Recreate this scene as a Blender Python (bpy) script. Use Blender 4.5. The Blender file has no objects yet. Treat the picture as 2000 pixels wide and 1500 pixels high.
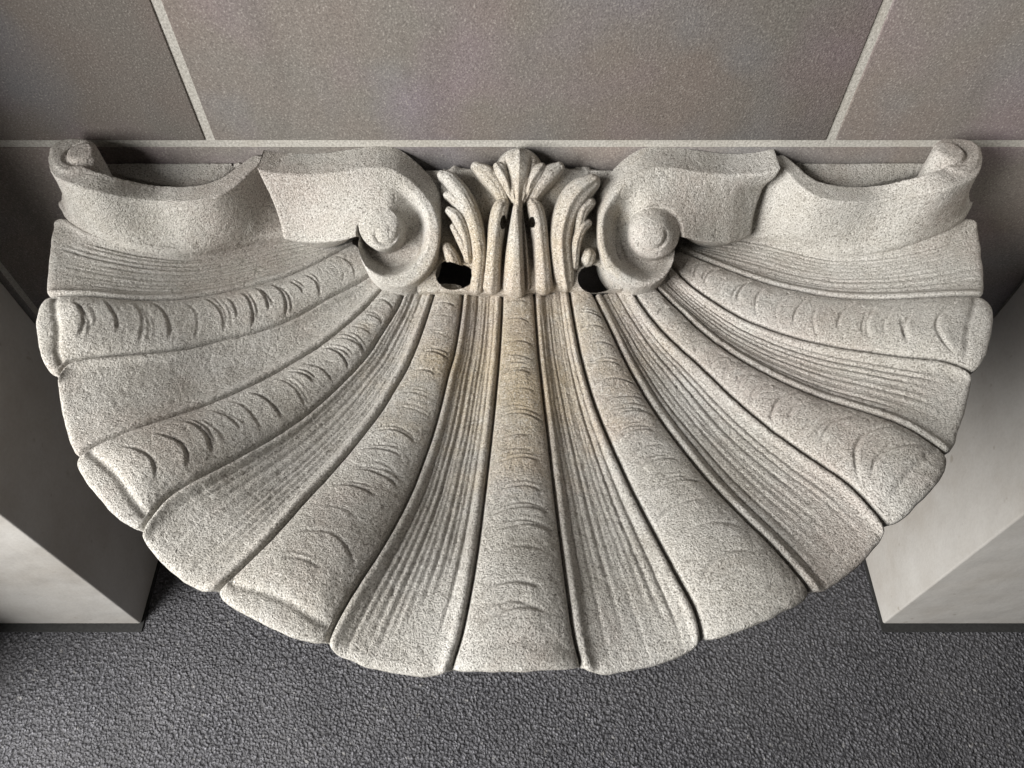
import bpy, bmesh, math, random
import numpy as np
from mathutils import Vector

random.seed(4); rng = np.random.default_rng(7)
S = bpy.context.scene
COL = S.collection

# ------------------------------------------------------------------ camera
FPX, PITCH = 1500.0, math.radians(55.5)
CAM = np.array([0.0, -0.7725, 1.57])
cam = bpy.data.cameras.new('camera'); cam_o = bpy.data.objects.new('camera', cam); COL.objects.link(cam_o)
cam.sensor_width = 36.0; cam.lens = 36.0 * FPX / 2000.0
cam.clip_start = 0.01; cam.clip_end = 200
cam_o.location = CAM; cam_o.rotation_euler = (math.pi / 2 - PITCH, 0, 0)
S.camera = cam_o
S.render.resolution_x, S.render.resolution_y = 1024, 768

# ------------------------------------------------------------------ light
w = bpy.data.worlds.new('World'); S.world = w; w.use_nodes = True
bg = w.node_tree.nodes['Background']; bg.inputs[0].default_value = (0.93, 0.97, 1.0, 1); bg.inputs[1].default_value = 0.014

def area_light(name, loc, target, sx, sy, power, color):
    l = bpy.data.lights.new(name, 'AREA'); l.shape = 'RECTANGLE'; l.size = sx; l.size_y = sy
    l.energy = power; l.color = color
    o = bpy.data.objects.new(name, l); COL.objects.link(o); o.location = loc
    o.rotation_euler = (Vector(target) - Vector(loc)).to_track_quat('-Z', 'Y').to_euler()
    return o
# the porch opening to the left of the niche
area_light('porch_daylight', (-2.28, -1.68, 1.98), (0.05, -0.2, 0.80), 1.9, 1.7, 228, (1.0, 0.98, 0.945))
S.view_settings.view_transform = 'Standard'; S.view_settings.look = 'None'
S.view_settings.exposure = 0.0; S.view_settings.gamma = 1.0
S.view_settings.use_curve_mapping = False
S.render.engine = 'CYCLES'

# ------------------------------------------------------------------ geometry helpers
def ray(x, y):
    u = (x - 1000) / FPX; v = -(y - 750) / FPX
    f = np.array([0, math.cos(PITCH), -math.sin(PITCH)]); up = np.array([0, math.sin(PITCH), math.cos(PITCH)])
    return f + u * np.array([1.0, 0, 0]) + v * up
def at_z(x, y, z):
    d = ray(x, y); return CAM + d * ((z - CAM[2]) / d[2])
def at_y(x, y, yy):
    d = ray(x, y); return CAM + d * ((yy - CAM[1]) / d[1])

def hash3(i, j, k, seed):
    n = (i * 374761393 + j * 668265263 + k * 2147483647 + seed * 1274126177) & 0xFFFFFFFF
    n = ((n ^ (n >> 13)) * 1274126177) & 0xFFFFFFFF
    n = (n ^ (n >> 16)) & 0xFFFF
    return n / 65535.0
def vnoise(p, scale, seed=0):
    q = np.asarray(p) * scale
    b = np.floor(q).astype(np.int64); f = q - b; f = f * f * (3 - 2 * f)
    r = 0
    for dx in (0, 1):
        for dy in (0, 1):
            for dz in (0, 1):
                wgt = (f[..., 0] if dx else 1 - f[..., 0]) * (f[..., 1] if dy else 1 - f[..., 1]) * (f[..., 2] if dz else 1 - f[..., 2])
                r = r + wgt * hash3(b[..., 0] + dx, b[..., 1] + dy, b[..., 2] + dz, seed)
    return r * 2 - 1
def sstep(x, a, b):
    t = np.clip((x - a) / (b - a), 0, 1); return t * t * (3 - 2 * t)

def link(name, me, mat=None, parent=None, smooth=True):
    o = bpy.data.objects.new(name, me); COL.objects.link(o)
    if mat: me.materials.append(mat)
    if parent: o.parent = parent
    if smooth and len(me.polygons): me.polygons.foreach_set('use_smooth', [True] * len(me.polygons))
    return o
def grid_faces(nu, nv, close_v=False, keep=None):
    i = np.arange(nu - 1)[:, None]; j = np.arange(nv if close_v else nv - 1)[None, :]
    j2 = (j + 1) % nv
    f = np.stack([i * nv + j, i * nv + j2, (i + 1) * nv + j2, (i + 1) * nv + j], -1).reshape(-1, 4)
    if keep is not None: f = f[keep.reshape(-1)]
    return f
def mesh_np(name, v, f):
    me = bpy.data.meshes.new(name)
    v = np.asarray(v, dtype=np.float32).reshape(-1, 3); f = np.asarray(f, dtype=np.int32)
    me.vertices.add(len(v)); me.vertices.foreach_set('co', v.ravel())
    n = f.shape[1]
    me.loops.add(f.size); me.loops.foreach_set('vertex_index', f.ravel())
    me.polygons.add(len(f)); me.polygons.foreach_set('loop_start', np.arange(0, f.size, n, dtype=np.int32))
    me.update(calc_edges=True); me.validate()
    return me
def tag(o, label=None, cat=None, group=None, kind=None):
    if label: o['label'] = label
    if cat: o['category'] = cat
    if group: o['group'] = group
    if kind: o['kind'] = kind
    return o
def fix_normals(me):
    bm = bmesh.new(); bm.from_mesh(me); bmesh.ops.recalc_face_normals(bm, faces=bm.faces); bm.to_mesh(me); bm.free()
def roughen(me, amp=1.0, seed=0):
    n = len(me.vertices); co = np.empty(n * 3, np.float32); me.vertices.foreach_get('co', co); co = co.reshape(-1, 3)
    no = np.empty(n * 3, np.float32); me.vertices.foreach_get('normal', no); no = no.reshape(-1, 3)
    co = co + no * (stone_noise(co, seed) * amp)[:, None]
    me.vertices.foreach_set('co', co.astype(np.float32).ravel()); me.update()
def stone_noise(p, seed=0):
    d = 0.0008 * vnoise(p, 26, 3) + 0.00030 * vnoise(p, 110, 5) + 0.00030 * vnoise(p, 360, 9)
    pit = vnoise(p, 170, 21); d = d - 0.0006 * sstep(pit, 0.62, 0.86)
    return d
def curve(pts, n):
    """smooth resample of a polyline by arc length (Catmull-Rom)"""
    P = np.asarray(pts, float); P = np.vstack([2 * P[0] - P[1], P, 2 * P[-1] - P[-2]])
    o = []
    for i in range(1, len(P) - 2):
        t = np.linspace(0, 1, 24, endpoint=False)[:, None]
        a, b, c, d = P[i - 1], P[i], P[i + 1], P[i + 2]
        o.append(0.5 * ((2 * b) + (c - a) * t + (2 * a - 5 * b + 4 * c - d) * t * t + (-a + 3 * b - 3 * c + d) * t ** 3))
    o = np.vstack(o + [P[-2][None]])
    L = np.r_[0, np.cumsum(np.linalg.norm(np.diff(o, axis=0), axis=1))]
    s = np.linspace(0, L[-1], n)
    return np.stack([np.interp(s, L, o[:, k]) for k in range(o.shape[1])], -1)
def smooth1(a, k):
    for _ in range(k):
        b = a.copy(); b[1:-1] = 0.25 * a[:-2] + 0.5 * a[1:-1] + 0.25 * a[2:]; a = b
    return a

# ------------------------------------------------------------------ materials
def nodes(name):
    m = bpy.data.materials.new(name); m.use_nodes = True
    nt = m.node_tree; b = nt.nodes['Principled BSDF']
    tc = nt.nodes.new('ShaderNodeTexCoord')
    return m, nt, b, tc
def N(nt, typ, ins=None, **kw):
    n = nt.nodes.new(typ)
    for k, v in kw.items(): setattr(n, k, v)
    for k, v in (ins or {}).items():
        if isinstance(v, bpy.types.NodeSocket): nt.links.new(v, n.inputs[k])
        else: n.inputs[k].default_value = v
    return n
def noise(nt, vec, scale, detail=2, rough=0.5):
    return N(nt, 'ShaderNodeTexNoise', {'Vector': vec, 'Scale': scale, 'Detail': detail, 'Roughness': rough})
def ramp(nt, fac, stops):
    r = N(nt, 'ShaderNodeValToRGB', {'Fac': fac}); e = r.color_ramp.elements
    while len(e) < len(stops): e.new(0.5)
    for x, (p, c) in zip(e, stops): x.position = p; x.color = (*c, 1) if len(c) == 3 else c
    return r
def mix(nt, fac, a, b, mode='MIX'):
    n = nt.nodes.new('ShaderNodeMix'); n.data_type = 'RGBA'; n.blend_type = mode
    for i, v in ((0, fac), (6, a), (7, b)):
        if isinstance(v, bpy.types.NodeSocket): nt.links.new(v, n.inputs[i])
        else: n.inputs[i].default_value = v if i == 0 else (*v, 1)
    return n.outputs[2]
def g(v): return (v, v, v)

def stone_material():
    m, nt, b, tc = nodes('carved_limestone'); V = tc.outputs['Object']
    n1 = noise(nt, V, 9, 4, 0.6); n2 = noise(nt, V, 60, 3, 0.6)
    base = mix(nt, ramp(nt, n1.outputs[0], [(0.35, g(0)), (0.68, g(1))]).outputs[0], (0.485, 0.46, 0.415), (0.60, 0.585, 0.555))
    # ochre water stain spreading from the hinge where water ran out
    sep = N(nt, 'ShaderNodeVectorMath', {0: V, 1: (0.01, -0.22, 0.86)}, operation='SUBTRACT')
    sc = N(nt, 'ShaderNodeVectorMath', {0: sep.outputs[0], 1: (3.2, 2.2, 2.0)}, operation='MULTIPLY')
    ln = N(nt, 'ShaderNodeVectorMath', {0: sc.outputs[0]}, operation='LENGTH')
    ad = N(nt, 'ShaderNodeMath', {0: ln.outputs['Value'], 1: noise(nt, V, 14, 4, 0.65).outputs[0]}, operation='ADD')
    st = ramp(nt, ad.outputs[0], [(0.62, g(0.82)), (1.08, g(0.0))])
    base = mix(nt, st.outputs[0], base, (0.52, 0.42, 0.28))
    base = mix(nt, ramp(nt, noise(nt, N(nt, 'ShaderNodeVectorMath', {0: V, 1: (5, 2, 8)}).outputs[0], 6.5, 4, 0.65).outputs[0], [(0.48, g(0)), (0.66, g(0.6))]).outputs[0], base, (0.47, 0.405, 0.365))
    # lichen-pale and brown patches
    base = mix(nt, ramp(nt, n2.outputs[0], [(0.60, g(0)), (0.75, g(0.35))]).outputs[0], base, (0.66, 0.65, 0.61))
    n3 = noise(nt, V, 24, 4, 0.6)
    base = mix(nt, ramp(nt, n3.outputs[0], [(0.56, g(0)), (0.74, g(0.4))]).outputs[0], base, (0.30, 0.265, 0.225))
    # grain: dark pores and pale grains
    f1 = noise(nt, V, 560, 3, 0.7)
    base = mix(nt, ramp(nt, f1.outputs[0], [(0.33, g(0.88)), (0.47, g(0))]).outputs[0], base, (0.10, 0.09, 0.075))
    base = mix(nt, ramp(nt, f1.outputs[0], [(0.53, g(0)), (0.66, g(0.9))]).outputs[0], base, (0.80, 0.78, 0.74))
    nt.links.new(base, b.inputs['Base Color'])
    b.inputs['Roughness'].default_value = 0.95; b.inputs['Specular IOR Level'].default_value = 0.15
    hsum = mix(nt, 0.28, f1.outputs[0], noise(nt, V, 190, 3, 0.6).outputs[0])
    bp = N(nt, 'ShaderNodeBump', {'Height': hsum, 'Strength': 1.0, 'Distance': 0.004})
    nt.links.new(bp.outputs[0], b.inputs['Normal'])
    return m
def tile_material():
    m, nt, b, tc = nodes('wall_tile_stone'); V = tc.outputs['Object']
    base = mix(nt, ramp(nt, noise(nt, V, 4.5, 3, 0.55).outputs[0], [(0.40, g(0)), (0.62, g(1))]).outputs[0], (0.200, 0.170, 0.152), (0.186, 0.174, 0.158))
    base = mix(nt, ramp(nt, noise(nt, N(nt, 'ShaderNodeVectorMath', {0: V, 1: (3, 1, 7)}).outputs[0], 5, 2).outputs[0], [(0.50, g(0)), (0.72, g(0.6))]).outputs[0], base, (0.185, 0.198, 0.225))
    base = mix(nt, ramp(nt, noise(nt, N(nt, 'ShaderNodeVectorMath', {0: V, 1: (9, 4, 1)}).outputs[0], 6, 2).outputs[0], [(0.51, g(0)), (0.72, g(0.5))]).outputs[0], base, (0.225, 0.172, 0.208))
    oi = N(nt, 'ShaderNodeObjectInfo'); rt = ramp(nt, oi.outputs['Random'], [(0, g(0.86)), (1, g(1.12))])
    base = mix(nt, 1.0, base, rt.outputs[0], 'MULTIPLY')
    base = mix(nt, ramp(nt, noise(nt, N(nt, 'ShaderNodeVectorMath', {0: V, 1: (1.0, 1.0, 0.25)}, operation='MULTIPLY').outputs[0], 16, 4, 0.6).outputs[0], [(0.52, g(0)), (0.72, g(0.4))]).outputs[0], base, (0.12, 0.105, 0.095))
    f = noise(nt, V, 480, 2, 0.6)
    base = mix(nt, ramp(nt, f.outputs[0], [(0.32, g(0.55)), (0.46, g(0))]).outputs[0], base, (0.085, 0.075, 0.07))
    base = mix(nt, ramp(nt, f.outputs[0], [(0.56, g(0)), (0.74, g(0.6))]).outputs[0], base, (0.42, 0.39, 0.36))
    nt.links.new(base, b.inputs['Base Color']); b.inputs['Roughness'].default_value = 0.85
    b.inputs['Specular IOR Level'].default_value = 0.25
    bp = N(nt, 'ShaderNodeBump', {'Height': f.outputs[0], 'Strength': 0.35, 'Distance': 0.002}); nt.links.new(bp.outputs[0], b.inputs['Normal'])
    return m
def mortar_material():
    m, nt, b, tc = nodes('mortar'); V = tc.outputs['Object']
    f = noise(nt, V, 350, 2, 0.6)
    c = ramp(nt, f.outputs[0], [(0.3, (0.30, 0.285, 0.26)), (0.5, (0.42, 0.405, 0.37)), (0.7, (0.55, 0.53, 0.49))])
    base = mix(nt, ramp(nt, noise(nt, V, 12, 3).outputs[0], [(0.5, g(0)), (0.75, g(0.4))]).outputs[0], c.outputs[0], (0.30, 0.26, 0.21))
    nt.links.new(base, b.inputs['Base Color']); b.inputs['Roughness'].default_value = 0.95
    bp = N(nt, 'ShaderNodeBump', {'Height': f.outputs[0], 'Strength': 0.4, 'Distance': 0.002}); nt.links.new(bp.outputs[0], b.inputs['Normal'])
    return m
def plaster_material():
    m, nt, b, tc = nodes('cream_plaster'); V = tc.outputs['Object']
    n = noise(nt, V, 5, 6, 0.62)
    c = ramp(nt, n.outputs[0], [(0.3, (0.45, 0.42, 0.38)), (0.5, (0.53, 0.51, 0.48)), (0.7, (0.58, 0.565, 0.54))])
    sp = noise(nt, V, 42, 2, 0.5)
    c = N(nt, 'ShaderNodeMix', {0: ramp(nt, sp.outputs[0], [(0.70, g(0)), (0.76, g(0.55))]).outputs[0], 6: c.outputs[0], 7: (0.30, 0.26, 0.21, 1)}, data_type='RGBA')
    f = noise(nt, V, 160, 3, 0.6)
    base = mix(nt, ramp(nt, f.outputs[0], [(0.3, g(0.10)), (0.6, g(0))]).outputs[0], c.outputs[2], (0.25, 0.23, 0.2))
    nt.links.new(base, b.inputs['Base Color']); b.inputs['Roughness'].default_value = 0.8
    bp = N(nt, 'ShaderNodeBump', {'Height': f.outputs[0], 'Strength': 0.18, 'Distance': 0.002})
    bp2 = N(nt, 'ShaderNodeBump', {'Height': noise(nt, V, 11, 2, 0.5).outputs[0], 'Strength': 0.35, 'Distance': 0.012, 'Normal': bp.outputs[0]}); nt.links.new(bp2.outputs[0], b.inputs['Normal'])
    return m
def floor_material():
    m, nt, b, tc = nodes('rough_grey_floor'); V = tc.outputs['Object']
    wv = N(nt, 'ShaderNodeVectorMath', {0: V, 1: mix(nt, 0.006, (0, 0, 0), noise(nt, V, 90, 2).outputs['Color'])})
    vo = N(nt, 'ShaderNodeTexVoronoi', {'Vector': wv.outputs[0], 'Scale': 175.0, 'Randomness': 1.0}, feature='F1')
    inv = N(nt, 'ShaderNodeMapRange', {'Value': vo.outputs['Distance'], 'From Min': 0.0, 'From Max': 0.85, 'To Min': 0.78, 'To Max': 0.22})
    nz = noise(nt, V, 120, 3, 0.62)
    f = N(nt, 'ShaderNodeMath', {0: N(nt, 'ShaderNodeMath', {0: inv.outputs[0], 1: 0.45}, operation='MULTIPLY').outputs[0], 1: N(nt, 'ShaderNodeMath', {0: nz.outputs[0], 1: 0.55}, operation='MULTIPLY').outputs[0]}, operation='ADD')
    c = ramp(nt, f.outputs[0], [(0.36, (0.034, 0.034, 0.039)), (0.52, (0.092, 0.092, 0.103)), (0.68, (0.30, 0.30, 0.33))])
    big = noise(nt, V, 3.0, 3)
    base = mix(nt, ramp(nt, big.outputs[0], [(0.4, g(0)), (0.7, g(0.3))]).outputs[0], c.outputs[0], (0.17, 0.165, 0.17))
    pale = noise(nt, V, 75, 2, 0.5)
    base = mix(nt, ramp(nt, pale.outputs[0], [(0.66, g(0)), (0.74, g(0.5))]).outputs[0], base, (0.40, 0.39, 0.38))
    base = mix(nt, ramp(nt, noise(nt, V, 7, 5, 0.6).outputs[0], [(0.50, g(0)), (0.70, g(0.45))]).outputs[0], base, (0.045, 0.045, 0.05))
    nt.links.new(base, b.inputs['Base Color']); b.inputs['Roughness'].default_value = 0.5
    b.inputs['Specular IOR Level'].default_value = 0.5
    bp = N(nt, 'ShaderNodeBump', {'Height': f.outputs[0], 'Strength': 1.0, 'Distance': 0.014}); nt.links.new(bp.outputs[0], b.inputs['Normal'])
    return m
def plain(name, col, rough=0.9):
    m, nt, b, tc = nodes(name); V = tc.outputs['Object']
    f = noise(nt, V, 200, 2)
    c = ramp(nt, f.outputs[0], [(0.3, tuple(x * 0.7 for x in col)), (0.7, tuple(x * 1.25 for x in col))])
    nt.links.new(c.outputs[0], b.inputs['Base Color']); b.inputs['Roughness'].default_value = rough
    return m
STONE = stone_material(); TILE = tile_material(); MORTAR = mortar_material(); PLASTER = plaster_material(); FLOOR = floor_material()
DARK = plain('dark_joint', (0.03, 0.03, 0.03))

# ------------------------------------------------------------------ setting
def box(x0, x1, y0, y1, z0, z1, bevel=0.0, seg=2):
    bm = bmesh.new(); bmesh.ops.create_cube(bm, size=1)
    for v in bm.verts:
        v.co = Vector((x0 + (v.co.x + .5) * (x1 - x0), y0 + (v.co.y + .5) * (y1 - y0), z0 + (v.co.z + .5) * (z1 - z0)))
    if bevel: bmesh.ops.bevel(bm, geom=bm.edges[:], offset=bevel, segments=seg, affect='EDGES', profile=0.5)
    me = bpy.data.meshes.new('m'); bm.to_mesh(me); bm.free(); return me

me = mesh_np('floor', [(-30, -30, 0), (30, -30, 0), (30, 1, 0), (-30, 1, 0)], [(0, 1, 2, 3)])
tag(link('floor', me, FLOOR, smooth=False), kind='structure')

PX = 0.755; JT = 0.0106; ZJ = 0.9642; TP = 0.7527; TH = 0.38
wall = link('tiled_wall', box(-1.7, 1.7, 0.0, 0.12, 0.0, 1.9), MORTAR, smooth=False)
tag(wall, 'wall of large taupe stone tiles with pale mortar joints behind the shell basin', 'wall')
xr = 0.0102
for row in range(-3, 3):
    z0 = ZJ + row * TH + JT / 2; z1 = ZJ + (row + 1) * TH - JT / 2
    z0 = max(z0, 0.004); z1 = min(z1, 1.9)
    if z1 - z0 < 0.02: continue
    off = 0.0 if row % 2 == 0 else TP / 2
    for k in range(-3, 3):
        a = xr - TP / 2 + off + k * TP + JT / 2 * 1.05; b_ = a + TP - JT * 1.05
        a = max(a, -1.7); b_ = min(b_, 1.7)
        if b_ - a < 0.05: continue
        t = link('tile', box(a, b_, -0.0014 - 0.0006 * random.random(), 0.02, z0, z1, 0.0015, 2), TILE, wall)

def pillar(sgn, label):
    x0, x1 = sorted((sgn * PX, sgn * 1.65))
    p = link('pillar', box(x0, x1, -0.289, -0.004, 0.004, 1.9, 0.004, 3), PLASTER)
    tag(p, label, 'pillar', 'pillars flanking the basin')
    i0, i1 = (x0 - (0.004 if sgn > 0 else 0), x1 + (0.004 if sgn < 0 else 0))
    link('base_joint', box(i0, i1, -0.305, -0.006, 0.0005, 0.0035), DARK, p, smooth=False)
    return p
def shade_block(p):  # added block out of view, only to shade the left pillar's foot and floor
    link('shade_block', box(-1.62, -1.12, -0.53, -0.290, 0.004, 0.64, 0.004, 3), PLASTER, p)
shade_block_parent = pillar(-1, 'cream plaster pillar left of the basin, inner side in deep shadow'); shade_block(shade_block_parent)
pillar(1, 'pale plaster pillar right of the basin, inner side brightly lit')

# ------------------------------------------------------------------ shell basin
basin = bpy.data.objects.new('shell_basin', None); COL.objects.link(basin)
tag(basin, 'carved limestone scallop shell basin with scrolls and leaf hinge on tiled wall', 'basin')
ZR = 0.91
HX, HY = 0.008, -0.03
GR = ([0.0, .12, .20, .30, .36, .42, .46, .50, .53, .575, .7], [-.070, -.070, -.067, -.060, -.051, -.036, -.022, -.008, -.002, 0.0, 0.0])
def gz(r):
    return np.interp(r, *GR)
_rt = np.linspace(0, .7, 141); _gt = smooth1(np.interp(_rt, *GR), 25)
def gz(r): return np.interp(r, _rt, _gt)
def on_shell(x, y, dz=0.0):
    d = ray(x, y); lo, hi = (0.99 - CAM[2]) / d[2], (0.78 - CAM[2]) / d[2]
    for _ in range(40):
        mid = 0.5 * (lo + hi); p = CAM + d * mid
        if p[2] > ZR + gz(math.hypot(p[0] - HX, p[1] - HY)) + dz: lo = mid
        else: hi = mid
    return CAM + d * hi
PB, PT = np.array([0, -0.150, 0.850]), np.array([0, -0.030, 0.955])
EY = (PT - PB) / np.linalg.norm(PT - PB); EX = np.array([1.0, 0, 0]); EN = np.cross(EX, EY)   # points to the viewer
def on_hinge(x, y, h=0.0):
    d = ray(x, y); o = PB + EN * h
    return CAM + d * (((o - CAM) @ EN) / (d @ EN))

BOUND = [
 [(112,427),(135,428),(175,452),(245,474),(315,486),(385,488),(455,474),(518,458),(560,452),(620,452),(670,452)],
 [(98,577),(178,578),(255,585),(336,586),(402,578),(472,564),(538,547),(582,531),(629,509),(673,485)],
 [(118,731),(138,708),(171,699),(233,693),(307,688),(365,681),(435,663),(508,646),(571,622),(637,586),(692,556),(721,538)],
 [(156,886),(204,861),(270,835),(343,811),(417,786),(490,754),(563,714),(622,677),(673,637),(710,604),(750,558)],
 [(280,1030),(329,970),(395,930),(472,890),(563,836),(622,791),(670,746),(715,697),(747,648),(775,603),(789,571)],
 [(426,1148),(468,1112),(520,1063),(560,1020),(600,974),(652,918),(705,855),(740,809),(768,764),(796,715),(817,666),(834,617),(848,571)],
 [(640,1248),(663,1201),(701,1138),(740,1078),(778,1012),(805,957),(827,900),(845,848),(861,792),(876,729),(887,690),(897,634),(904,575)],
 [(882,1300),(902,1236),(918,1159),(932,1075),(943,991),(954,900),(960,848),(967,778),(973,715),(978,645),(981,575)],
 [(1135,1295),(1120,1236),(1107,1145),(1093,1040),(1080,935),(1071,855),(1060,764),(1051,680),(1044,582)],
 [(1370,1240),(1356,1188),(1321,1122),(1276,1038),(1243,975),(1195,872),(1160,785),(1135,697),(1118,610),(1113,575)],
 [(1580,1148),(1523,1082),(1457,1016),(1393,950),(1300,834),(1257,769),(1223,708),(1193,645),(1167,592)],
 [(1725,1020),(1656,946),(1580,893),(1504,838),(1428,773),(1352,701),(1295,648),(1257,602),(1238,572)],
 [(1845,885),(1762,832),(1675,800),(1580,769),(1504,735),(1428,691),(1371,648),(1322,602),(1280,560)],
 [(1893,725),(1846,706),(1770,697),(1694,687),(1618,675),(1542,656),(1466,629),(1409,598),(1352,560),(1318,526)],
 [(1915,578),(1808,581),(1694,585),(1599,577),(1504,556),(1428,530),(1344,497)],
 [(1902,428),(1879,428),(1839,452),(1769,474),(1699,486),(1629,488),(1559,474),(1496,458),(1454,452),(1394,452),(1344,452)],
]
NS = 420
EDGE = []
for L in BOUND:
    P = np.array([on_shell(*q) for q in L])
    P = np.vstack([P, P[-1] + (P[-1] - P[-2]) / np.linalg.norm(P[-1] - P[-2]) * 0.012])
    c = curve(P[:, :2], NS); EDGE.append(smooth1(c, 12))

# growth marks on the ribs: (distance from rim as a fraction, across-from, across-to, depth)
def marks_for(idx, seed):
    r = np.random.default_rng(seed); o = []; s = 0.10 + 0.04 * r.random()
    while s < 0.96:
        n = r.choice([1, 1, 1, 2, 2, 3]); a = 0.08 + 0.20 * r.random(); b = 0.92 - 0.28 * r.random() ** 1.3
        d = (0.0006 if idx < 7 else 0.0012) + 0.0013 * r.random(); cv = 0.65 + 0.3 * r.random()
        if s < 0.2: cv *= 1.6
        if r.random() < .2: d *= 0.45
        for q in range(n):
            o.append((s + q * (0.010 + .004 * r.random()), a + 0.08 * q * r.random(), b - 0.12 * q * r.random(), d * (1 - 0.28 * q), 0.5 + 0.14 * (r.random() - .5), cv))
        s += 0.044 + 0.034 * r.random()
    return o
LIP = {0: 1.0, 1: 0.9, 2: 0.7, 3: 0.15, 4: 0.15, 5: 0.35, 6: 0.5}
BULGE = {0: .009, 1: .017, 2: .009, 3: .012, 4: .013, 5: .011, 6: .013, 7: .007, 8: .013, 9: .011, 10: .013, 11: .012, 12: .009, 13: .014, 14: .009}
FL_LINES = {0: .9, 2: .15, 4: .8, 6: 1.0, 8: 1.0, 10: .9, 12: 1.0, 14: .8}

def band(i):
    A, B = EDGE[i], EDGE[i + 1]
    rib = (i % 2 == 1); NT = 84 if rib else 92
    tt = np.linspace(0, 1, NT); tt = tt - 0.11 * np.sin(2 * np.pi * tt)          # denser along the grooves
    s = np.linspace(0, 1, NS)
    P = A[:, None, :] * (1 - tt)[None, :, None] + B[:, None, :] * tt[None, :, None]
    W = np.linalg.norm(A - B, axis=1)[:, None]
    Ls = np.linalg.norm(np.diff(0.5 * (A + B), axis=0), axis=1).sum()
    c = 2 * tt[None, :] - 1
    D = s[:, None] * Ls                                                          # distance from the rim
    rad = P - np.array([HX, HY - .02]); rad = rad / np.linalg.norm(rad, axis=2, keepdims=True)
    bul = BULGE[i] * (0.45 * (1 - np.abs(c) ** 2) + 0.55 * (1 - np.abs(c) ** 9))
    wob = 0.0006 * vnoise(np.stack([tt * 9 + i * 17, tt * 0, tt * 0], -1), 1.0, 2)[None, :]
    P = P + rad * ((bul + wob) * np.clip(1 - D / 0.16, 0, 1) ** 2)[:, :, None]
    r = np.linalg.norm(P - np.array([HX, HY]), axis=2)
    z = ZR + gz(np.minimum(r, .60))
    e = np.minimum(tt, 1 - tt)[None, :] * W
    if rib:
        k = (i - 1) // 2; a = 0.100 * W ** 0.9
        lip = LIP[k]
        prof = np.maximum(1 - np.abs(c) ** 2.3, 0) ** 0.75
        endd = D + 0.010 * np.abs(c) ** 2
        body = 1 - lip * 0.55 * (1 - sstep(endd, 0.012, 0.040))
        z = z + a * prof * body
        z = z - lip * 0.0035 * np.exp(-((endd - 0.021) / 0.0035) ** 2) * (np.abs(c) < .93)
        h = 0
        for (s0, t0, t1, d, ap, cv) in marks_for(i, 100 + i * 7):
            tm = ap; arc = s0 * Ls - cv * W * ((tt[None, :] - tm) ** 2) + 0.012 * W * vnoise(np.stack([tt[None, :] * 4 + s0 * 40, 0 * tt[None, :], 0 * tt[None, :]], -1), 1., 7)
            fade = sstep(tt, t0 - .06, t0 + .10)[None, :] * (1 - sstep(tt, t1 - .10, t1 + .06))[None, :]
            dd = D - arc                                                          # >0 on the hinge side
            h = h + fade * d * (-1.1 * np.exp(-((dd - .0008) / 0.0017) ** 2) + 0.75 * np.exp(-np.clip(-dd, 0, 1) / 0.011) * (dd < 0) * sstep(-dd, 0, .0016))
        z = z + h
        z = z - 0.0068 * np.exp(-(e / 0.0019) ** 2)
    else:
        b = 0.056 * W
        z = z - b * (1 - np.abs(c) ** 2.0) * (1 - 0.45 * np.exp(-D / 0.03))
        z = z + 0.0035 * np.exp(-((e - 0.006) / 0.005) ** 2) * sstep(W, .01, .05)
        z = z - 0.0062 * np.exp(-(e / 0.0016) ** 2)
        st = FL_LINES[i]; r2 = np.random.default_rng(50 + i)
        nl = 10
        for q in range(nl):
            t0 = 0.13 + 0.74 * (q + 0.6 * r2.random()) / nl
            sA, sB = -0.04 + 0.16 * r2.random(), 0.80 + .25 * r2.random()
            tl = t0 + 0.012 * vnoise(np.stack([s * 5 + q * 9, 0 * s, 0 * s], -1), 1., 13)
            amp = st * (0.0009 + 0.0012 * r2.random()) * sstep(s, sA, sA + .12) * (1 - sstep(s, sB, sB + .12))
            x = (tt[None, :] - tl[:, None]) * W
            z = z - amp[:, None] * (np.exp(-(x / 0.0014) ** 2) - 0.35 * np.exp(-((x - .004) / 0.003) ** 2))
    # rounded upper edge of the rim
    z = z - 0.004 * np.exp(-D / 0.003) 
    V3 = np.concatenate([P, z[:, :, None]], 2)
    V3[:, :, 2] += stone_noise(V3)
    V3[0, :, :2] += (0.0004 * vnoise(V3[0], 90, 31))[:, None] * rad[0]
    # skirt under the rim
    rows = []
    for (dr, dz) in ((-.040, -.040), (-.022, -.024), (-.010, -.013), (-.003, -.007), (.0006, -.0035)):
        q = V3[0].copy(); q[:, :2] += rad[0] * dr; q[:, 2] += dz; q[:, 2] += 0.0005 * vnoise(q, 120, 4); rows.append(q)
    V3 = np.concatenate([np.array(rows), V3], 0)
    me = mesh_np('band', V3, grid_faces(V3.shape[0], NT)[:, ::-1])
    return link('rib' if rib else 'flute', me, STONE, basin)
for i in range(15): band(i)

# solid stone beneath the bands, left open round the two holes
for sg in (-1, 1):
    rr_ = np.linspace(.10, .50, 30); aa = np.linspace(math.radians(-8), math.radians(60), 24)
    V3 = []
    for r_ in rr_:
        for a_ in aa:
            V3.append((HX + sg * r_ * math.cos(a_), min(HY - .012 - r_ * math.sin(a_) * .95, -.004), ZR + gz(r_) - 0.013))
    keepv = np.array([abs(v[0] - HX) > .115 for v in V3]).reshape(30, 24)
    kf = keepv[:-1, :-1] & keepv[1:, :-1] & keepv[:-1, 1:] & keepv[1:, 1:]
    me = mesh_np('bowl_core', V3, grid_faces(30, 24, keep=kf)); fix_normals(me); link('bowl_core', me, STONE, basin)
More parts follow.
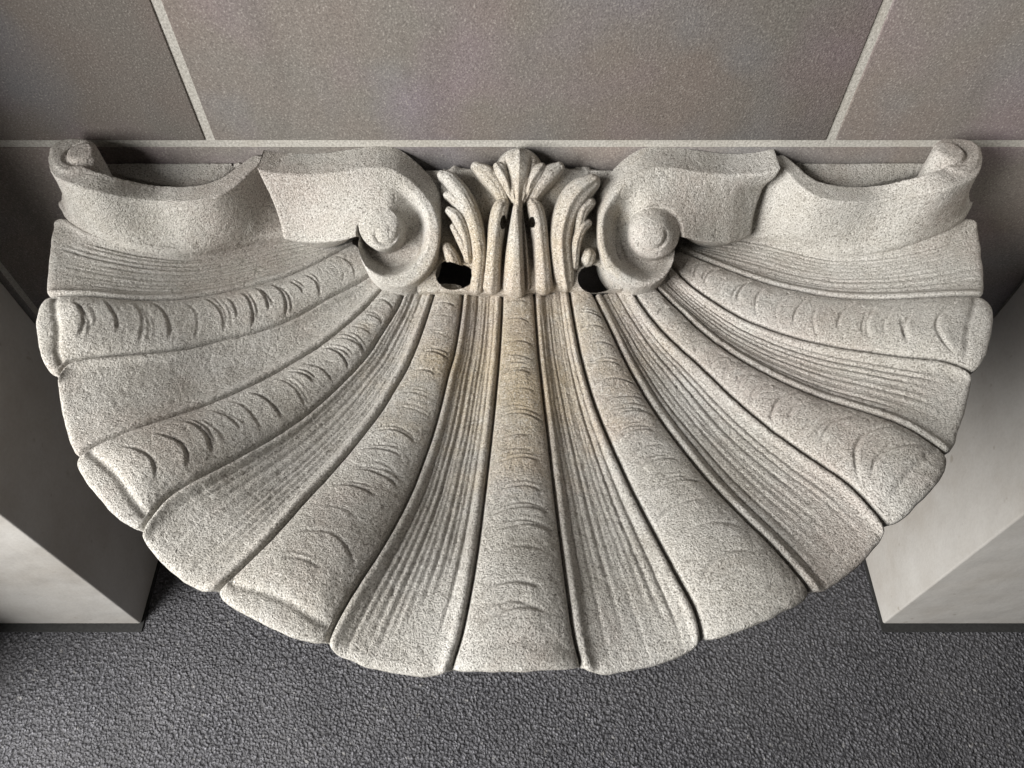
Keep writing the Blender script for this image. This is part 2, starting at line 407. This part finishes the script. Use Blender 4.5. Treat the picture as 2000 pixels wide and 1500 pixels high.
# underside of the basin
rim = np.array([EDGE[i][0] for i in range(16)])
rim = np.vstack([[rim[0][0] + .01, -0.005], rim, [rim[-1][0] - .01, -0.005]])
rim = curve(rim, 90)
rows = []
for q in np.linspace(0, 1, 16):
    k = math.cos(q * math.pi / 2); dz = math.sin(q * math.pi / 2)
    cc = np.array([HX, 0.0])
    sc = 0.12 + 0.86 * k ** 0.8
    p = cc + (rim - cc) * sc; p[:, 1] = np.minimum(p[:, 1], -0.002)
    rows.append(np.c_[p, np.full(len(p), ZR - 0.022 - 0.26 * dz)])
me = mesh_np('underside', np.array(rows), grid_faces(16, 90)); fix_normals(me)
link('underside', me, STONE, basin)

# ---- solids fused and re-skinned so that carved pieces melt into each other
def solid_from_rows(rows):
    """closed solid from a list of closed loops"""
    rows = np.array(rows); nu, nv = rows.shape[:2]
    f = [tuple(x) for x in grid_faces(nu, nv, close_v=True)]
    f.append(tuple(range(nv))[::-1]); f.append(tuple((nu - 1) * nv + j for j in range(nv)))
    return rows.reshape(-1, 3), f
def fuse(name, solids, voxel, smooth=3, parent=None, rough=1.0):
    bm = bmesh.new()
    for v, f in solids:
        vs = [bm.verts.new(Vector([float(a) for a in p])) for p in v]
        for q in f:
            try: bm.faces.new([vs[int(k)] for k in q])
            except ValueError: pass
    bmesh.ops.recalc_face_normals(bm, faces=bm.faces)
    me = bpy.data.meshes.new(name); bm.to_mesh(me); bm.free()
    o = bpy.data.objects.new(name, me); COL.objects.link(o)
    m = o.modifiers.new('r', 'REMESH'); m.mode = 'VOXEL'; m.voxel_size = voxel
    if smooth:
        k = o.modifiers.new('s', 'SMOOTH'); k.factor = 0.5; k.iterations = smooth
    dg = bpy.context.evaluated_depsgraph_get(); dg.update()
    me2 = bpy.data.meshes.new_from_object(o.evaluated_get(dg))
    bpy.data.objects.remove(o); bpy.data.meshes.remove(me)
    if rough: roughen(me2, rough)
    return link(name, me2, STONE, parent)

def mx(p, sgn):      # mirror a left-hand pixel to the right-hand side
    return p if sgn < 0 else (2014 + 13 * float(sstep(p[0], 380, 500)) - p[0], p[1])

def polar_relief(center, exv, eyv, nv_, Sfun, Rout, height, depth_dir, depth, nr=70, na=220, r0=0.0):
    """relief disc: center, in-plane axes, normal; outline radius Rout(theta); height(r,theta); extruded by depth_dir*depth"""
    th = np.linspace(0, 2 * np.pi, na, endpoint=False)
    R = Rout(th); fr = (np.arange(1, nr + 1) / nr)
    r = fr[:, None] * R[None, :]
    h = height(r, np.broadcast_to(th[None, :], r.shape))
    P = center + r[..., None] * (np.cos(th)[None, :, None] * exv + np.sin(th)[None, :, None] * eyv) + h[..., None] * nv_
    back = P[-1] + np.asarray(depth_dir) * depth
    V = np.concatenate([[center + height(np.zeros((1, 1)), np.zeros((1, 1)))[0, 0] * nv_], P.reshape(-1, 3), back, [back.mean(0)]])
    f = [(0, 1 + j, 1 + (j + 1) % na) for j in range(na)]
    f += [tuple(1 + x) for x in grid_faces(nr, na, close_v=True)]
    o = 1 + (nr - 1) * na; b0 = 1 + nr * na; e = b0 + na
    f += [(o + j, b0 + j, b0 + (j + 1) % na, o + (j + 1) % na) for j in range(na)]
    f += [(b0 + j, e, b0 + (j + 1) % na) for j in range(na)]
    return V, f

def volute_height(tab, dome, rim_w, slope, depth, cone, knob_r, rise, cut):
    """tab: outline radius by winding angle (0..360); dome: radius of the inner cone by angle"""
    A = np.radians([a for a, _ in tab]); Rr = np.array([b for _, b in tab])
    DA = np.radians([a for a, _ in dome]); DR = np.array([b for _, b in dome])
    def Sf(a): return np.interp(a, A, Rr)
    def H(r, th):
        out = Sf(th); rd = np.interp(th, DA, DR); deg = np.degrees(th)
        u = np.clip((out - r) / np.maximum(out - rd, 1e-5), 0, 1)
        taper = sstep(deg, 0, 75) * (1 - 0.92 * sstep(deg, 235, 330))
        ring = -depth * taper * sstep(u, rim_w, rim_w + slope)
        ring = ring - 0.55 * np.clip(r - out, 0, 1) * 0
        q = np.clip((r - knob_r) / np.maximum(rd - knob_r, 1e-5), 0, 1)
        top = rise - cone * q ** 1.3
        # the winding ledge: a shallow cut spiralling in to the knob
        spi = knob_r + (rd - knob_r) * np.clip(1 - deg / 300.0, 0, 1)
        top = top - 0.004 * cut * np.exp(-((r - spi) / 3.5) ** 2) * sstep(deg, 25, 80) * (1 - sstep(deg, 250, 300))
        top = top + 0.002 * (1 - (r / np.maximum(knob_r, 1e-5)) ** 2) * (r < knob_r)
        f = sstep(r, rd - 2.2, rd + 2.2)
        return top * (1 - f) + ring * f
    return H, Sf

def seg_dist(X, Y, poly):
    best = np.full(X.shape, 9e9); bx = np.zeros(X.shape); by = np.zeros(X.shape)
    for k in range(len(poly)):
        a, b = poly[k], poly[(k + 1) % len(poly)]; ab = b - a; L = ab @ ab + 1e-9
        t = np.clip(((X - a[0]) * ab[0] + (Y - a[1]) * ab[1]) / L, 0, 1)
        qx, qy = a[0] + ab[0] * t, a[1] + ab[1] * t; d = np.hypot(X - qx, Y - qy)
        m = d < best; best = np.where(m, d, best); bx = np.where(m, qx, bx); by = np.where(m, qy, by)
    return best, bx, by
def in_poly(X, Y, poly):
    c = np.zeros(X.shape, bool); j = len(poly) - 1
    for i in range(len(poly)):
        xi, yi = poly[i]; xj, yj = poly[j]
        c ^= ((yi > Y) != (yj > Y)) & (X < (xj - xi) * (Y - yi) / (yj - yi + 1e-12) + xi); j = i
    return c
PLB = (np.array([0, -0.048, 0.945]), np.array([0, -0.092, 0.860]))
NB = np.cross(EX, (PLB[0] - PLB[1]) / np.linalg.norm(PLB[0] - PLB[1]))
PLC = (np.array([0, -0.048, 0.945]), np.array([0, -0.080, 0.852]))
NC = np.cross(EX, (PLC[0] - PLC[1]) / np.linalg.norm(PLC[0] - PLC[1]))
def scroll_face(xp, yp):
    """depth of the carved face: steep along the shoulder, leaning back into the hinge plane at the volute"""
    D = np.stack([ray(a, b) for a, b in zip(xp, yp)])
    oA = PB + EN * 0.014; tA = ((oA - CAM) @ EN) / (D @ EN); tB = ((PLB[0] - CAM) @ NB) / (D @ NB) if xp.mean() < 1007 else ((PLC[0] - CAM) @ NC) / (D @ NC)
    xl = np.where(xp > 1007, 2027 - xp, xp)
    wS = 1 - sstep(xl, 560, 745)
    return CAM + D * (tA * (1 - wS) + tB * wS)[:, None]
def scroll(sgn):
    # outline of the carved face: the shoulder's edge runs over into the volute in one sweep
    top = curve([(501, 330), (540, 338), (600, 340), (660, 333), (705, 325), (740, 323), (772, 330), (803, 351), (830, 378), (847, 403), (857, 432), (859, 462), (852, 496), (838, 525), (815, 548), (785, 561), (755, 557), (729, 541), (709, 516), (699, 488), (697, 462)], 150)
    bot = curve([(697, 462), (660, 472), (620, 476), (580, 474), (554, 468)], 24)[1:]
    lef = curve([(554, 468), (546, 440), (530, 395), (501, 330)], 24)[1:-1]
    poly = np.vstack([top, bot, lef])
    cx, cy = (753, 454)
    tab = [(0, 131), (45, 112), (90, 106), (135, 108), (180, 107), (215, 88), (245, 66), (270, 58), (300, 54), (330, 51), (360, 50)]
    if sgn < 0:
        dome = [(0, 50), (45, 38), (90, 29), (135, 30), (180, 34), (225, 41), (260, 50), (285, 57), (310, 58), (340, 53), (360, 50)]
        H, Sf = volute_height(tab, dome, 0.25, 0.34, 0.036, 0.004, 15, 0.003, 0.8)
    else:
        dome = [(0, 52), (45, 46), (90, 41), (135, 44), (180, 50), (225, 56), (260, 59), (290, 59), (320, 56), (360, 52)]
        H, Sf = volute_height(tab, dome, 0.12, 0.60, 0.034, 0.016, 21, 0.009, 1.0)
    st = 1.25
    X, Y = np.meshgrid(np.arange(498, 864, st), np.arange(318, 566, st))
    ins = in_poly(X, Y, poly); d, bx, by = seg_dist(X, Y, poly)
    sn = d < 0.75 * st
    use = ins | sn
    X = np.where(sn | (~ins & use), bx, X); Y = np.where(sn | (~ins & use), by, Y); d = np.where(sn, 0, d)
    r = np.hypot(X - cx, Y - cy); th = np.arctan2(X - cx, -(Y - cy)) % (2 * np.pi)
    h = H(r, th)
    h = h - 0.0028 * np.exp(-d / 2.2)                                    # worn edge
    k = use[:-1, :-1] & use[1:, :-1] & use[:-1, 1:] & use[1:, 1:]
    f = grid_faces(X.shape[0], X.shape[1], keep=k)
    used = np.unique(f); mp = np.full(X.size, -1); mp[used] = np.arange(len(used)); f = mp[f]
    xp, yp = X.ravel()[used], Y.ravel()[used]; hh = h.ravel()[used]
    if sgn > 0: xp = 2027 - xp
    P = scroll_face(xp, yp)
    xl = np.where(xp > 1007, 2027 - xp, xp); wS = (1 - sstep(xl, 560, 745))[:, None]
    nrm = EN * (1 - wS) + NB * wS
    P = P + hh[:, None] * nrm - (0.004 * np.sin(np.pi * np.clip((yp - 335) / 130, 0, 1)))[:, None] * nrm * wS
    if sgn > 0:      # on this side the end of the shoulder sinks into the outer band
        P = P - (0.026 * (1 - sstep(xl, 506, 610)) * sstep(yp, 338, 385))[:, None] * nrm
    # side walls
    e = np.concatenate([f[:, [0, 1]], f[:, [1, 2]], f[:, [2, 3]], f[:, [3, 0]]]); es = np.sort(e, 1)
    _, idx, cnt = np.unique(es, axis=0, return_index=True, return_counts=True)
    be = e[idx[cnt == 1]]; bv = np.unique(be)
    low = sstep(yp[bv], 440, 500)[:, None]
    dirv = np.array([0, 1.0, -0.06]) * (1 - low) * 0.040 + np.array([0, 0.35, -0.94]) * low * 0.055
    nb = len(P); mpb = np.full(nb, -1); mpb[bv] = np.arange(len(bv))
    rows = [P]
    QS = [0.03] + list(np.linspace(0.08, 1, 16))
    for q in QS: rows.append(P[bv] + dirv * q)
    V = np.vstack(rows); F = [f]
    prev = bv
    for n_ in range(len(QS)):
        off = nb + n_ * len(bv); cur = np.arange(off, off + len(bv)); full = np.full(nb, -1); full[bv] = prev; fc = np.full(nb, -1); fc[bv] = cur
        F.append(np.stack([full[be[:, 1]], full[be[:, 0]], fc[be[:, 0]], fc[be[:, 1]]], 1)); prev = cur
    me = mesh_np('scroll', V, np.vstack(F)); fix_normals(me)
    sm = bmesh.new(); sm.from_mesh(me)
    for _ in range(2): bmesh.ops.smooth_vert(sm, verts=sm.verts[:], factor=0.4, use_axis_x=True, use_axis_y=True, use_axis_z=True)
    sm.to_mesh(me); sm.free()
    # make sure the face looks at the viewer
    me.update()
    if sum((p.normal.y < 0) == (p.normal.z > 0) and p.normal.z > 0 for p in list(me.polygons)[:400]) < 200: me.flip_normals()
    roughen(me, 0.9)
    return link('scroll', me, STONE, basin)
scroll(-1); scroll(1)

def wing(sgn):
    outer = [(93, 305), (99, 333), (119, 352), (175, 371), (245, 385), (308, 393), (367, 394), (420, 384), (462, 362), (495, 330), (520, 304)]
    inner = [(130, 300), (139, 315), (154, 323), (196, 337), (245, 350), (297, 361), (350, 364), (402, 358), (437, 345), (468, 322), (498, 300)]
    foot = [(115, 402), (122, 414), (135, 431), (178, 455), (245, 479), (308, 492), (375, 495), (440, 484), (500, 470), (548, 464), (585, 462)]
    n = 70
    O, I, Fo = curve(outer, n), curve(inner, n), curve(foot, n)
    rows = []
    for q in range(n):
        zt = 0.950 + 0.037 * (1 - sstep(q / n, 0.16, 0.52))
        o = at_z(*mx(O[q], sgn), zt); i_ = at_z(*mx(I[q], sgn), zt); f = on_shell(*mx(Fo[q], sgn), 0.006)
        o[1] = min(o[1], -0.004); i_[1] = min(i_[1], -0.003)
        loop = [i_, i_ + (o - i_) * .5, o]
        dirn = np.array([f[0] - o[0], f[1] - o[1], 0]);
        for x in (0.12, 0.25, 0.4, 0.55, 0.7, 0.8, 0.88, 0.94, 1.0):
            # vertical fall first, then a hollow sweeping out to a raised lip
            sw = x ** 2.1
            p = np.array([o[0] + dirn[0] * sw, o[1] + dirn[1] * sw, o[2] + (f[2] - o[2]) * (1 - (1 - x) ** 1.25)])
            p[2] += 0.0045 * math.exp(-((x - 0.93) / .05) ** 2)
            loop.append(p)
        loop += [f + np.array([0, 0.004, -0.02]), np.array([i_[0], min(i_[1] + .004, -.003), f[2] - 0.02])]
        rows.append(loop)
    sol = [solid_from_rows(rows)]
    # ledge behind the band
    A = [at_z(*mx(p, sgn), 0.922) for p in [(170, 330), (250, 352), (350, 372), (430, 356), (480, 325)]]
    lo = []
    for p in curve(np.array(A), 24):
        lo.append([(p[0], -0.004, 0.938), (p[0], p[1], 0.928), (p[0], p[1], 0.86), (p[0], -0.004, 0.86)])
    sol.append(solid_from_rows(lo))
    # curl at the outer end: flat scroll with an upright axis
    zc = 0.990
    ring = [(92, 305), (94, 288), (104, 276), (124, 268), (150, 266), (174, 270), (188, 284), (191, 302), (183, 318), (160, 332), (127, 340), (102, 328)]
    R3 = np.array([at_z(*mx(p, sgn), zc) for p in ring]); c = at_z(*mx((158, 300), sgn), zc)
    R3[:, 1] = np.minimum(R3[:, 1], -0.006)
    loop = curve(np.vstack([R3, R3[:1]]), 121)[:-1]
    v = loop - c; an = np.arctan2(v[:, 1], v[:, 0] * -sgn); rr = np.hypot(v[:, 0], v[:, 1]); o_ = np.argsort(an)
    an, rr = an[o_], rr[o_]
    exv, eyv = np.array([-1.0 * sgn, 0, 0]), np.array([0, 1.0, 0])
    def Rc(th):
        t = (th + np.pi) % (2 * np.pi) - np.pi
        return np.interp(t, np.r_[an - 2 * np.pi, an, an + 2 * np.pi], np.r_[rr, rr, rr])
    kr = 0.0175
    def Hc(r, th):
        deg = np.degrees(th)                                 # 0 = towards the middle, 90 = wall, 180 = outer side, 270 = front
        g_ = sstep(deg, 95, 150) * (1 - sstep(deg, 300, 345))
        h = -0.007 * np.exp(-((r - kr) / 0.0026) ** 2) * g_
        h = h + 0.004 * (1 - sstep(r, kr - .003, kr)) - 0.003 * sstep(r, Rc(th) - 0.006, Rc(th))
        drop = (1 - sstep(np.abs(((deg + 4 + 180) % 360) - 180), 45, 62)) * sstep(r, kr, kr + .005)
        return h - 0.028 * drop
    sol.append(polar_relief(c, exv, eyv, np.array([0, 0, 1.0]), None, Rc, Hc, np.array([0.0, 0.0, -1]), 0.045, nr=44, na=150))
    return fuse('scroll_band', sol, 0.0014, 2, basin, 0.9)
wing(-1); wing(1)

# ---- hinge panel and leaves: reliefs carved over the hinge plane
GX0, GX1, GY0, GY1 = 815, 1215, 282, 582
def relief_grid(step=1.25):
    xs = np.arange(GX0, GX1 + .1, step); ys = np.arange(GY0, GY1 + .1, step)
    return xs, ys
def relief(name, hfun, keep=None, parent=basin, step=1.25, box_=None, floor_h=-0.03):
    x0, x1, y0, y1 = box_ or (GX0, GX1, GY0, GY1)
    xs = np.arange(x0, x1 + .1, step); ys = np.arange(y0, y1 + .1, step)
    Xp, Yp = np.meshgrid(xs, ys)
    h = hfun(Xp, Yp)
    # positions on the hinge plane (uniform mapping of the traced drawing), raised along the plane's normal
    base = np.array([[on_hinge(a, b) for a in (xs[0], xs[-1])] for b in ys])
    tx = (xs - xs[0]) / (xs[-1] - xs[0])
    P = base[:, :1] * (1 - tx)[None, :, None] + base[:, 1:] * tx[None, :, None]
    P = P + h[..., None] * EN
    P = P + (stone_noise(P) * 0.8)[..., None] * EN
    m = np.ones(h.shape, bool) if keep is None else keep(Xp, Yp, h)
    k = m[:-1, :-1] & m[1:, :-1] & m[:-1, 1:] & m[1:, 1:]
    f = grid_faces(len(ys), len(xs), keep=k)
    used = np.unique(f); mp = np.full(h.size, -1); mp[used] = np.arange(len(used))
    me = mesh_np(name, P.reshape(-1, 3)[used], mp[f][:, ::-1])
    return link(name, me, STONE, parent)
def lobe(X, Y, pts, power=2.0, crease=0.0012, stria=0.0010):
    """raised leaf blade along a polyline of (x, y, half width, height)"""
    P = curve(pts, 70); n = len(P)
    T = np.gradient(P[:, :2], axis=0); T /= np.linalg.norm(T, axis=1, keepdims=True)
    best = np.full(X.shape, 9e9); H = np.full(X.shape, -0.05)
    for k in range(n):
        wk, hk = P[k, 2], P[k, 3]
        dx, dy = X - P[k, 0], Y - P[k, 1]
        d = np.hypot(dx, dy) / wk; side = (dx * -T[k, 1] + dy * T[k, 0]) / wk
        m = d < best; best = np.where(m, d, best)
        hh = hk + 0.012 * (np.clip(1 - d ** power, -4, 1) - 1) * (wk / 16) ** .6
        hh = hh - 0.10 * np.clip(d - 1, 0, 1)
        hh = hh - crease * np.exp(-(side / 0.22) ** 2) * (d < 1)
        hh = hh + stria * np.cos(side * 8) * (d < .95)
        H = np.where(m, hh, H)
    return H
HOLES = [((886, 538), 36, 28, -0.15), ((1161, 546), 38, 24, 0.22)]
def hole_mask(X, Y, grow=1.0):
    m = np.zeros(X.shape, bool)
    for (cx, cy), a, b, rot in HOLES:
        dx, dy = X - cx, Y - cy; u = dx * math.cos(rot) + dy * math.sin(rot); v = -dx * math.sin(rot) + dy * math.cos(rot)
        ang = np.arctan2(v, u); wob = 1 + 0.10 * np.sin(2 * ang + cx) + 0.06 * np.sin(3 * ang + 1.3)
        m |= (u / a) ** 2 + (v / b) ** 2 < (grow * wob) ** 2
    return m
def panel_h(X, Y):
    h = -0.010 - 0.016 * sstep(np.abs(X - 1010), 60, 150) * (1 - sstep(Y, 400, 520)) + 0 * Y
    h = h - 0.008 * sstep(350 - Y, 0, 60)
    P2 = np.stack([X * .02, Y * .02, 0 * X], -1)
    h = h + 0.008 * sstep(Y, 480, 550) - 0.030 * sstep(Y, 566 + 8 * vnoise(P2, 1.0, 3), 582 + 8 * vnoise(P2, 1.0, 3)) + 0.0015 * vnoise(P2, 1.6, 8)
    return h
relief('hinge_panel', panel_h, lambda X, Y, h: ~hole_mask(X, Y), box_=(815, 1215, 326, 592))
def leaf(name, fn, box_):
    relief(name, fn, lambda X, Y, h: (h > -0.030) & ~hole_mask(X, Y, 0.9), box_=box_, step=1.0)
M = lambda L: [(2022 - q[0],) + tuple(q[1:]) for q in L]
# centre leaf: ridged stem opening into a roof-shaped tip
def centre(X, Y):
    h = lobe(X, Y, [(1008, 556, 26, .018), (1009, 500, 21, .022), (1010, 450, 15, .023), (1011, 408, 9, .022)], 1.9, stria=0.0)
    h = h - 0.010 * np.exp(-((X - 1026 + (560 - Y) * 0.055) / 4.5) ** 2) * sstep(Y, 395, 420)
    fan = lobe(X, Y, [(1012, 412, 7, .021), (1012, 380, 13, .018), (1013, 354, 34, .019), (1014, 334, 42, .020), (1014, 318, 30, .018), (1014, 304, 14, .014), (1014, 298, 8, .012)], 1.15, stria=.0003)
    for L in ([(1005, 392, 7, .015), (992, 362, 13, .017), (979, 338, 15, .016), (972, 326, 9, .011)], [(1021, 392, 7, .015), (1036, 360, 13, .017), (1050, 338, 14, .016), (1058, 326, 8, .011)]):
        fan = np.maximum(fan, lobe(X, Y, L, 2.0, crease=.001))
    fan = fan - 0.004 * np.exp(-((np.abs(X - 1013) - 14 - (380 - Y) * .16) / 3.0) ** 2) * sstep(Y, 300, 325) * (1 - sstep(Y, 375, 395))
    return np.maximum(h, fan)
leaf('centre_leaf', centre, (935, 1095, 276, 590))
def inner(sg):
    f = (lambda L: L) if sg < 0 else M
    def fn(X, Y):
        h = lobe(X, Y, f([(960, 557, 18, .014), (964, 500, 16, .017), (970, 440, 16, .019), (977, 408, 15, .019), (984, 396, 10, .014)]), 2.4)
        ex = f([(981,)])[0][0]
        h = h - 0.006 * np.exp(-((X - ex) / 4.0) ** 2) * sstep(Y, 440, 465)
        ex, ey = f([(983, 436)])[0]
        return h - 0.060 * (((X - ex - (Y - ey) * .12 * sg) / 5.0) ** 2 + ((Y - ey) / (13 if sg < 0 else 10)) ** 2 < 1)
    leaf('inner_leaf', fn, (925, 1010, 370, 590) if sg < 0 else (1012, 1097, 370, 590))
inner(-1); inner(1)
def back(sg):
    f = (lambda L: L) if sg < 0 else M
    def fn(X, Y):
        h = lobe(X, Y, f([(986, 398, 9, .010), (974, 370, 16, .013), (953, 343, 19, .013), (929, 325, 10, .007)]), 2.6, crease=.003)
        h2 = lobe(X, Y, f([(992, 392, 8, .004), (984, 360, 14, .004), (966, 334, 13, .002)]), 2.4)
        return np.maximum(h, h2)
    leaf('back_leaf', fn, (890, 1010, 295, 440) if sg < 0 else (1012, 1132, 295, 440))
back(-1); back(1)
def outer_left(X, Y):
    h = lobe(X, Y, [(931, 562, 13, .008), (933, 545, 13, .012), (937, 495, 14, .017), (928, 440, 15, .020), (908, 390, 16, .022), (882, 354, 14, .021), (864, 343, 9, .016)], 2.4, crease=.002)
    for L in ([(920, 440, 8, .012), (902, 405, 11, .015), (884, 386, 10, .015), (873, 381, 7, .011)],
              [(915, 505, 9, .010), (908, 460, 12, .015), (894, 426, 12, .017), (878, 412, 8, .013)],
              [(912, 500, 7, .008), (901, 470, 9, .013), (886, 443, 7, .011)],
              [(890, 520, 11, .004), (882, 502, 13, .010), (872, 482, 9, .008)]):
        h = np.maximum(h, lobe(X, Y, L, 2.4, crease=.0015))
    return h
def outer_right(X, Y):
    h = lobe(X, Y, [(1104, 552, 18, .008), (1100, 530, 21, .013), (1095, 470, 22, .018), (1106, 415, 24, .021), (1130, 376, 25, .021), (1156, 356, 16, .016)], 2.8, crease=-.001, stria=.0012)
    for L in ([(1128, 455, 9, .013), (1136, 415, 12, .017), (1152, 396, 11, .014)],
              [(1122, 520, 8, .008), (1125, 475, 10, .015), (1136, 446, 10, .016), (1148, 436, 8, .012)],
              [(1148, 505, 15, .010), (1150, 498, 14, .010)]):
        h = np.maximum(h, lobe(X, Y, L, 2.4))
    return h
leaf('outer_leaf', outer_left, (835, 970, 322, 590))
leaf('outer_leaf', outer_right, (1060, 1190, 322, 590))
# plain block behind the leaves, bedded against the wall
rows = []
for xp in np.linspace(858, 1172, 60):
    x = at_y(xp, 305, -0.02)[0]; t = 0.934 + 0.004 * vnoise(np.array([[xp * .06, 0, 0]]), 1., 5)[0]
    fr = -0.036 + 0.004 * vnoise(np.array([[xp * .05, 3, 0]]), 1., 5)[0]
    rows.append([(x, -0.006, t), (x, fr, t - .006), (x, fr - .012, .90), (x, -.03, .84), (x, -.006, .84)])
fuse('hinge_block', [solid_from_rows(rows)], 0.002, 3, basin, 1.6)
